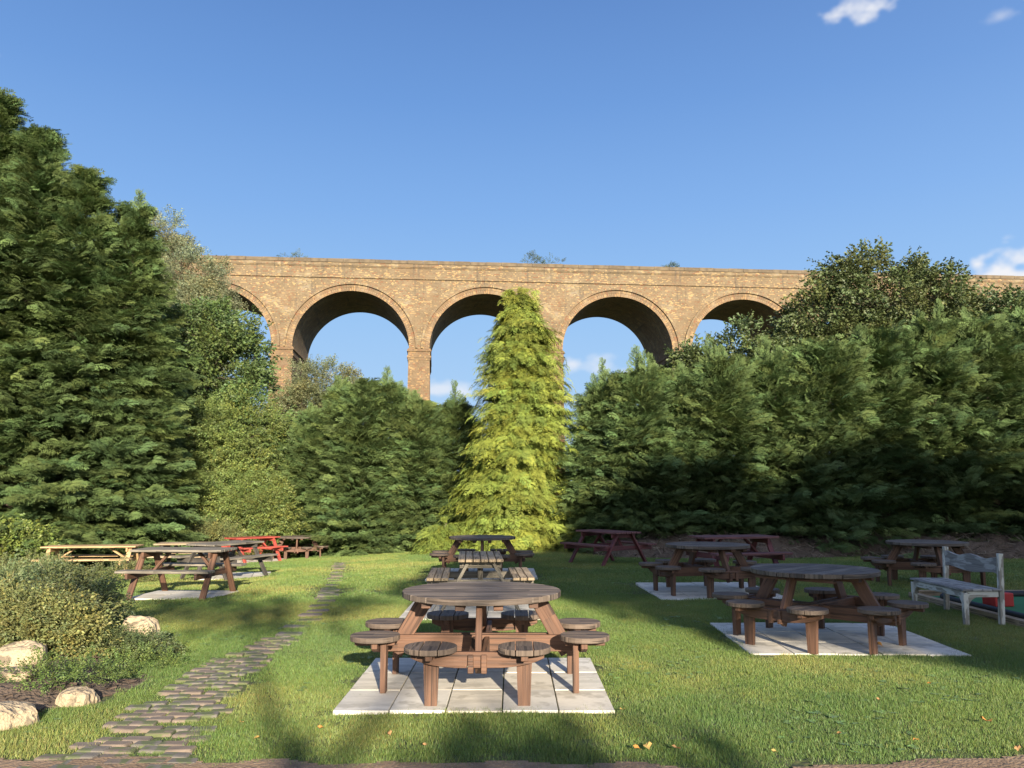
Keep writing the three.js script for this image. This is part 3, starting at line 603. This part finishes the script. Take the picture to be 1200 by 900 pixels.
// the tall dark conifers beside the pine table
conifer('tallest dark green conifer, rising above the viaduct parapet', -15.9, -24.2, 14.4, 4.4, { seed: 21, boughs: 950, per: 20, size: .72, power: .85, lump: .42, rise: .3, leaders: 8 });
conifer('tall dark conifer leaning against the tallest one, above the pine table', -14.3, -24.0, 13.0, 3.7, { seed: 22, boughs: 760, per: 20, size: .70, power: .85, lump: .42, rise: .3, leaders: 8 });
conifer('dark conifer between the leaning one and the one edging the willow', -12.9, -24.1, 11.8, 3.1, { seed: 24, boughs: 640, per: 20, size: .68, power: .8, lump: .42, rise: .3, leaders: 8 });
conifer('tall dark conifer edge on to the pale willow and shrubby tree', -11.75, -24.8, 10.9, 2.35, { seed: 23, boughs: 560, per: 20, size: .66, power: .65, lump: .42, rise: .3, leaders: 8 });
const nth = ['first', 'second', 'third', 'fourth', 'fifth', 'sixth', 'seventh', 'eighth', 'ninth', 'tenth', 'eleventh'];
// hedge of conifers behind the brick path's end
[[-7.1, 29.3, 4.9, 1.5], [-6.1, 29.4, 5.7, 1.6], [-5.0, 28.0, 5.75, 1.8], [-4.2, 28.4, 5.55, 1.8], [-3.1, 27.8, 4.9, 1.7], [-1.9, 28.0, 4.75, 1.6]].forEach(([x, d, h, R], i) =>
  conifer(`bushy dark conifer, ${nth[i]} from the sallow bush in the row`, x, -d, h, R, { seed: 40 + i, boughs: 330, per: 18, size: .56, power: .72, lump: .46, rise: .45, leaders: 7, group: 'conifers in the row behind the red table' }));
// hedge on the bank
[[2.75, 24.2, 4.6, 1.35], [3.7, 23.4, 5.05, 1.7], [4.7, 23.7, 4.75, 1.75], [6.0, 23.4, 5.3, 1.9], [7.5, 23.6, 5.4, 1.9], [9.0, 23.3, 5.75, 2.0], [10.5, 23.5, 6.1, 2.0], [12.0, 23.4, 6.4, 2.1], [13.6, 23.6, 6.5, 2.1], [15.3, 23.4, 6.7, 2.2], [17.2, 23.6, 6.7, 2.2]].forEach(([x, d, h, R], i) =>
  conifer(`broad dark hedge conifer on the bank, ${nth[i]} from the yellow-green cypress`, x, -d, h, R, { seed: 60 + i, boughs: 400, per: 18, size: .58, power: .5, lump: .45, rise: .5, leaders: 8, low: .01, group: 'conifers in the hedge on the bank', color: [.100, .152, .046] }));
// the golden cypress
conifer('narrow yellow-green cypress with drooping sprays standing alone', .25, -25.1, 8.0, 2.05, { seed: 90, boughs: 720, per: 14, size: .58, power: .5, point: .9, jit: .44, lump: .4, rise: .12, droop: .4, low: .02, out: .4, leaders: 0, tip: 0, protos: [sprayA[1], ...sprayG], name: 'cypress_tree', group: undefined, color: [.215, .262, .043] });
conifer('low yellow-green cypress bush at the foot of the tall cypress', -2.0, -24.6, .95, .75, { seed: 91, leaders: 0, boughs: 60, per: 12, size: .38, power: .4, rise: .2, droop: .4, protos: sprayG, name: 'cypress_bush', group: undefined, color: [.19, .24, .04] });

// broadleaf trees
broadleaf('leafy mid green tree between the tall conifers and the viaduct pier', -11.3, -30.5, [[0, 6.6, 0, 2.0, 2.2, 1.8], [1.5, 4.8, .4, 1.7, 1.9, 1.6], [-1.4, 5.2, .3, 1.7, 2.2, 1.6], [2.4, 2.8, .3, 1.4, 1.7, 1.3], [.4, 3.4, 1.0, 1.9, 2.0, 1.4], [-.6, 8.2, 0, 1.2, 1.2, 1.1]], { seed: 101, color: [.115, .175, .05], clumps: 330, per: 26, size: .46, trunkH: 6, protos: twigA });
broadleaf('yellow-green bushy sallow in front of the leafy tree', -9.6, -28.3, [[0, 1.9, 0, 1.5, 1.9, 1.2], [-1.2, 3.2, -.3, 1.4, 2.0, 1.1], [1.0, 1.3, .3, 1.1, 1.2, .9], [-2.0, 1.5, .2, 1.1, 1.5, 1.0], [.1, 4.0, -.5, 1.1, 1.3, .9]], { seed: 102, color: [.215, .275, .075], clumps: 330, per: 26, size: .40, trunkH: 2, trunkR: .07, protos: twigFine, name: 'sallow_bush', category: 'bush' });
broadleaf('pale silvery willow rising beside the end of the viaduct', -18.2, -45, [[0, 14.0, 0, 1.7, 2.2, 1.7], [-1.7, 15.6, 0, 1.4, 2.3, 1.5], [1.2, 11.6, 0, 1.6, 2.4, 1.5], [-.4, 10, .5, 2.2, 2.8, 1.8]], { seed: 103, color: [.25, .275, .16], clumps: 260, per: 26, size: .60, trunkH: 11, trunkR: .25, protos: twigFine });
broadleaf('pale tree seen through the arch beside the left pier', -10.9, -47, [[0, 7.8, 0, 1.6, 2.0, 1.5], [1.5, 6.4, 0, 1.5, 1.9, 1.4], [-1.2, 6.4, 0, 1.5, 1.8, 1.4]], { seed: 104, color: [.19, .21, .10], clumps: 150, per: 26, size: .6, trunkH: 6, protos: twigFine });
broadleaf('tall round-headed broadleaf tree rising over the hedge and parapet', 13.5, -30, [[0, 8.5, 0, 2.0, 1.9, 1.8], [-1.9, 7.3, .2, 1.6, 1.6, 1.5], [1.6, 8.2, 0, 1.5, 1.6, 1.4], [-2.9, 6.2, .5, 1.3, 1.2, 1.2], [2.4, 6.8, .2, 1.5, 1.5, 1.4], [0, 6.2, .8, 2.4, 1.5, 1.6]], { seed: 105, color: [.105, .135, .042], clumps: 300, per: 26, size: .48, trunkH: 6, protos: twigA });
broadleaf('dark broadleaf tree behind the hedge below the arch with black vault', 7.8, -28.5, [[0, 5.7, 0, 1.3, 1.5, 1.2], [-1.2, 5.0, .2, 1.2, 1.3, 1.1], [1.5, 5.3, 0, 1.3, 1.3, 1.2], [.4, 4.3, .6, 1.8, 1.2, 1.2], [2.6, 4.7, .3, 1.0, 1.0, 1.0]], { seed: 106, color: [.105, .145, .046], clumps: 210, per: 26, size: .46, trunkH: 4.5, protos: twigA });
broadleaf('broadleaf tree behind the tallest end of the hedge', 17.6, -29, [[0, 7.2, 0, 1.9, 1.5, 1.6], [2.0, 7.3, 0, 1.6, 1.5, 1.4], [-1.4, 6.4, .4, 1.5, 1.3, 1.3]], { seed: 107, color: [.10, .138, .042], clumps: 180, per: 26, size: .48, trunkH: 5, protos: twigA });
// self-sown saplings on the parapet
{
  const c = Math.cos(5.36 * Math.PI / 180), s = Math.sin(5.36 * Math.PI / 180), on = (t, back) => [-22.62 + t * c - back * s, -60.04 - t * s - back * c];
  [[6.0, .9, 'small self-sown bush on the parapet above the arch beside willow', .9, 108], [25.2, 1.0, 'wide self-sown bush on the parapet above the cypress', 1.5, 109], [35.4, .5, 'tiny round tuft growing on the parapet coping', .35, 110]].forEach(([t, b, label, w, seed]) => {
    const [x, z] = on(t, b);
    broadleaf(label, x, z, w > 1 ? [[-.9, .55, 0, .7, .5, .4], [.9, .45, 0, .7, .4, .4]] : [[0, .45 * w + .05, 0, w * .75, .5 * w, w * .5]], { seed, base: 18.72, color: [.10, .135, .04], clumps: w > 1 ? 20 : 8, per: 10, size: .4, trunkR: .03, trunkH: .4, protos: twigFine, name: 'parapet_bush', category: 'bush', clumpR: .3 });
  });
}
// shrubs of the planting bed and wild growth at the foot of the trees
const shrub = (label, x, z, lobes, o) => broadleaf(label, x, z, lobes, { base: hgt(x, z) + bedLift(x, z), trunkR: .02, trunkH: .3, category: 'shrub', name: 'shrub', protos: twigFine, size: .2, clumpR: .2, up: .8, per: 20, ...o });
shrub('dense grey-green shrub filling the corner of the bed', -5.3, -7.9, [[0, .30, 0, .75, .26, .6], [-.6, .28, .3, .6, .25, .5], [.5, .24, -.2, .5, .22, .45]], { seed: 201, color: [.19, .235, .10], clumps: 190 });
shrub('loose olive shrub with a few yellow leaves behind the cream rock', -4.6, -7.85, [[0, .22, 0, .5, .2, .35], [.4, .18, .1, .4, .16, .3], [-.3, .22, .1, .4, .18, .3]], { seed: 202, color: [.235, .25, .09], clumps: 120 });
shrub('dark rounded shrub beside the upright buff rock', -5.1, -9.2, [[0, .34, 0, .5, .32, .5], [.4, .26, .1, .35, .26, .35]], { seed: 203, color: [.13, .165, .065], clumps: 100 });
shrub('low dark shrub at the foot of the upright buff rock', -3.8, -7.95, [[0, .05, 0, .3, .06, .15], [.3, .05, -.1, .22, .05, .15]], { seed: 204, trunkR: 0, color: [.13, .17, .065], clumps: 34, size: .13, clumpR: .13 });
shrub('low green weeds spilling onto the grass by the path', -3.3, -7.6, [[0, .04, 0, .3, .05, .3], [-.2, .04, .5, .25, .04, .25]], { seed: 205, trunkR: 0, color: [.15, .22, .055], clumps: 36, per: 9, size: .10, clumpR: .14 });
shrub('leafy green weeds around the small cream rock', -3.55, -6.45, [[0, .04, 0, .3, .05, .12], [.2, .04, -.3, .25, .05, .15]], { seed: 206, trunkR: 0, color: [.12, .19, .045], clumps: 22, per: 9, size: .12, clumpR: .14 });
shrub('tall pale grass and nettles along the foot of the sallow', -11.2, -26.2, [[0, .4, 0, 1.3, .4, .5], [1.7, .5, -.2, 1.0, .5, .4], [2.6, .3, -.3, .6, .3, .3]], { seed: 207, color: [.24, .26, .10], clumps: 140, size: .32, clumpR: .3, per: 16 });
shrub('bright ivy climbing at the foot of the tall conifers', -13.4, -20.6, [[0, .7, 0, .8, .8, .5], [-1.2, .9, .2, .8, 1.0, .5], [1.2, .5, .1, .9, .5, .4]], { seed: 208, color: [.17, .23, .05], clumps: 110, size: .34, clumpR: .35, per: 16, protos: twigA });
shrub('pale weeds in front of the pine table', -9.6, -17.4, [[0, .2, 0, 1.2, .2, .5], [-1.6, .25, .2, 1.0, .25, .5], [1.4, .12, 0, .8, .12, .4]], { seed: 209, trunkR: 0, color: [.19, .21, .08], clumps: 90, size: .22, clumpR: .22, per: 14 });
shrub('bright green nettles beside the end of the brick path', -5.3, -28.6, [[0, .3, 0, 1.0, .3, .4], [1.4, .2, .1, .8, .2, .35], [-1.0, .35, .1, .7, .35, .35]], { seed: 210, trunkR: 0, color: [.13, .21, .05], clumps: 80, size: .28, clumpR: .25, per: 14, protos: twigA });
console.log('trees done');

// trees behind the camera whose shadows fall over the lawn
broadleaf('tall broadleaf tree beyond the gravel path, shading the white bench', 12.6, 9.5, [[0, 8.6, 0, 3.6, 2.2, 2.6], [-3.6, 7.25, .5, 2.6, 1.5, 2.2], [3.4, 8.2, 0, 3.2, 2.6, 2.6], [6.5, 7.6, 0, 3.0, 2.8, 2.4], [-.3, 6.9, .5, 3.0, 1.3, 2.2]], { seed: 301, clumps: 260, per: 26, size: .95, trunkH: 6, trunkR: .32, protos: twigBig, clumpR: .85, hollow: .2 });
broadleaf('thin-crowned broadleaf tree beyond the gravel path', 2.6, 11.5, [[1.0, 4.15, 0, 1.9, .15, 1.0], [-.9, 6.9, .3, 1.4, .4, 1.2], [2.9, 7.6, .3, 1.0, .4, 1.0]], { seed: 302, clumps: 12, per: 11, size: .65, trunkH: 5, trunkR: .12, protos: twigBig, clumpR: .38, hollow: .2 });

// ---------------------------------------------------------------- grass
const inPad = (x, z, m = 0) => pads.some(([cx, cz, c, s, w, d]) => { const dx = x - cx, dz = z - cz, lx = dx * c - dz * s, lz = dx * s + dz * c; return Math.abs(lx) < w + m && Math.abs(lz) < d + m; });
const onPath = (x, z, m) => { const a = pathAt(z); return a && z > -9.3 && Math.abs(x - a[0]) < a[1] + m; };
function grassPatch(seed, S, n, h0, h1, w) {
  const r = rng(seed), T = new Tris();
  for (let i = 0; i < n; i++) {
    const x = (r() - .5) * S, z = (r() - .5) * S, h = h0 + (h1 - h0) * r() * r() , a = r() * 6.283, ca = Math.cos(a) * w, sa = Math.sin(a) * w, le = r() * 6.283, lean = h * (.15 + .55 * r()), k = .7 + .6 * r();
    const dry = r() < .10, c = dry ? [1.5 * k, 1.05 * k, 1.1 * k] : [k * (.85 + .3 * r()), k, k * .9];
    const mx = x + Math.cos(le) * lean * .35, mz = z + Math.sin(le) * lean * .35;
    T.tri([x - ca, 0, z - sa], [x + ca, 0, z + sa], [mx + Math.cos(le) * lean * .65, h, mz + Math.sin(le) * lean * .65], c);
  }
  return T.geo();
}
{
  const lawn = new THREE.Group(); lawn.name = 'grass'; lawn.userData = { kind: 'stuff', label: 'short mown green grass of the garden lawn', category: 'grass' }; scene.add(lawn);
  const near = [0, 1, 2].map(k => grassPatch(400 + k, .3, 520, .016, .043, .0021)), far = [0, 1].map(k => grassPatch(410 + k, .62, 620, .02, .05, .0045));
  const CN = near.map(() => new Copies()), CF = far.map(() => new Copies()), r = rng(31);
  const col = (x, z) => {
    const n = fbm(x * .55 + 30, z * .55 + 60, 4), m = fbm(x * 2.1 + 70, z * 2.1 + 20, 3), d = sstep(.5, .72, n) * .75, e = sstep(.52, .75, m) * .5;
    let c = mix3([.158, .245, .055], [.285, .315, .09], clamp(d + e)); c = mix3(c, [.112, .205, .05], sstep(.48, .3, n) * .7); return vary(r, c, .12);
  };
  for (let z = -4.7; z > -12.6; z -= .15) for (let x = -9.5; x < 9.5; x += .15) {
    const px = x + (r() - .5) * .15, pz = z + (r() - .5) * .15; if (Math.abs(px) > -pz * .68 + 1.3 || inPad(px, pz, .025) || pz > edgeZ(px) - .07) continue;
    if (bedR(px, pz) < .97 && r() > .12) continue; if (onPath(px, pz, -.02) && r() > .26 + .5 * sstep(.42, .58, fbm(px * 3 + 5, pz * 3 + 9, 3))) continue; if (px > 5.62 && pz < -8.6 && px < 8.3 && pz > -12.15) continue;
    const a = r() * 6.28, s = .78 + .4 * r();
    CN[Math.floor(r() * 3)].add([px, hgt(px, pz) - .003, pz], [Math.cos(a), 0, Math.sin(a)], [0, 1, 0], [s, s * (onPath(px, pz, .04) ? .55 : 1) * (.75 + .5 * fbm(px * 1.5 + 9, pz * 1.5, 2)), s], col(px, pz));
  }
  for (let z = -12.5; z > -31; z -= .34) for (let x = -20; x < 20; x += .34) {
    const px = x + (r() - .5) * .34, pz = z + (r() - .5) * .34; if (Math.abs(px) > -pz * .68 + 1.5 || inPad(px, pz, .2) || bankT(px, pz) > .12) continue;
    const a = r() * 6.28, s = .85 + .4 * r(); const pa = pathAt(pz); if (pa && Math.abs(px - pa[0]) < .28 && r() < .75) continue;
    CF[Math.floor(r() * 2)].add([px, hgt(px, pz) - .004, pz], [Math.cos(a), 0, Math.sin(a)], [0, 1, 0], [s, s * .9, s], col(px, pz));
  }
  CN.forEach((c, i) => c.build('grass_tufts', near[i], M.blade, lawn)); CF.forEach((c, i) => c.build('grass_tufts', far[i], M.blade, lawn));
}
// clover and plantain scattered through the lawn
{
  const r = rng(55), T = new Tris();
  for (let k = 0; k < 9; k++) { const a = k * 2.4, l = .5 + r() * .5, w = .2, c = Math.cos(a), q = Math.sin(a), h = .12 + r() * .35, k2 = .8 + .4 * r(), col = [k2, k2, k2]; T.quad([0, 0, 0], [c * l * .5 - q * w, h, q * l * .5 + c * w], [c * l, h * .9, q * l], [c * l * .5 + q * w, h, q * l * .5 - c * w], col); }
  const C = new Copies();
  for (let i = 0; i < 5200; i++) { const z = -5 - r() * 16, x = (r() - .5) * 2 * (-z * .66 + .6); if (sstep(.5, .62, fbm(x * .9 + 17, z * .9 + 5, 3)) < r() || inPad(x, z, .04) || bedR(x, z) < 1 || onPath(x, z, 0) || bankT(x, z) > .05 || (x > 5.6 && z < -8.5 && z > -12.2)) continue; const a = r() * 6.28; C.add([x, hgt(x, z) + .012, z], [Math.cos(a), 0, Math.sin(a)], [(r() - .5) * .4, 1, (r() - .5) * .4], [.03 + r() * .03, .02, .03 + r() * .03], vary(r, [.17, .275, .075], .2)); }
  const m = C.build('clover', T.geo(), M.leaf, scene); m.userData.label = 'patches of clover and small weeds in the lawn'; m.userData.category = 'clover';
}
// bark and twigs on the bed and the bank
{
  const T = new Tris(); T.quad([-.5, 0, -.15], [.5, 0, -.12], [.45, .05, .14], [-.4, .08, .15], [1, 1, 1]); T.quad([-.5, 0, -.15], [-.4, .08, .15], [-.2, -.05, .2], [-.3, -.08, 0], [.8, .8, .8]);
  const C = new Copies(), r = rng(8);
  for (let i = 0; i < 1500; i++) { const x = -6.4 + r() * 3.6, z = -9 + r() * 4; if (bedR(x, z) > 1.0) continue; const a = r() * 6.28, k = .4 + r() * .9; C.add([x, hgt(x, z) + bedLift(x, z) + .015, z], [Math.cos(a), (r() - .5) * .5, Math.sin(a)], [(r() - .5), 1, (r() - .5)], .03 + r() * .05, [.13 * k, .09 * k, .065 * k]); }
  for (let i = 0; i < 3500; i++) { const x = 2 + r() * 15, z = -24 + r() * 4, b = bankT(x, z); if (b < .03) continue; const a = r() * 6.28, k = .5 + r(); C.add([x, hgt(x, z) - .03 + .5 * sstep(0, .85, b) + r() * .1, z], [Math.cos(a), (r() - .3) * 1.2, Math.sin(a)], [(r() - .5), 1, (r() - .5)], [.1 + r() * .25, .1, .06], [.17 * k, .135 * k, .095 * k]); }
  const m = C.build('bark_litter', T.geo(), std({ vertexColors: true, side: THREE.DoubleSide, roughness: 1 }), scene); m.userData.label = 'brown bark chips and dead twigs on bare soil'; m.userData.category = 'litter';
}
// fallen leaves
{
  const T = new Tris(), rim = []; for (let i = 0; i < 10; i++) { const a = i / 10 * 6.283, k = (i % 2 ? .62 : 1); rim.push([Math.cos(a) * k * .5, .10 + .12 * Math.sin(a * 2) + .1 * Math.cos(a), Math.sin(a) * k * .36]); }
  for (let i = 0; i < 10; i++) T.tri([0, .03, 0], rim[(i + 1) % 10], rim[i]);
  const g = T.geo(), mats = [[.50, .23, .05], [.36, .20, .08], [.46, .30, .09]].map(c => std({ color: lin(...c), roughness: .8, side: THREE.DoubleSide })), r = rng(18);
  const spots = [[3.05, -5.55, .13], [2.0, -5.3, .06], [.78, -5.02, .10], [.72, -4.98, .07], [.95, -5.0, .07], [-1.55, -5.25, .06], [-1.2, -5.45, .06], [-.75, -5.3, .05], [.75, -5.85, .06], [3.2, -6.6, .06], [2.6, -6.1, .05], [3.9, -6.4, .06], [2.4, -5.15, .05], [-.5, -5.05, .05], [-1.75, -5.6, .05], [3.55, -8.25, .11], [2.9, -4.98, .06], [1.5, -4.95, .05]];
  spots.forEach(([x, z, s], i) => { const m = tag(new THREE.Mesh(g, mats[i % 3]), i === 15 ? 'orange fallen leaf on slabs under the round table near bench' : 'small curled orange-brown leaf fallen on the lawn', 'leaf', i === 15 ? undefined : 'fallen leaves'); m.name = numbered('fallen_leaf'); m.position.set(x, hgt(x, z) + (i === 15 ? .032 : .035), z); m.rotation.set((r() - .5) * .4, r() * 6.28, (r() - .5) * .4); m.scale.setScalar(s * .85); scene.add(m); });
}
console.log('grass done');
scene.traverse(o => { if (o.isMesh) { o.castShadow = true; o.receiveShadow = true; } });
renderer.render(scene, camera);
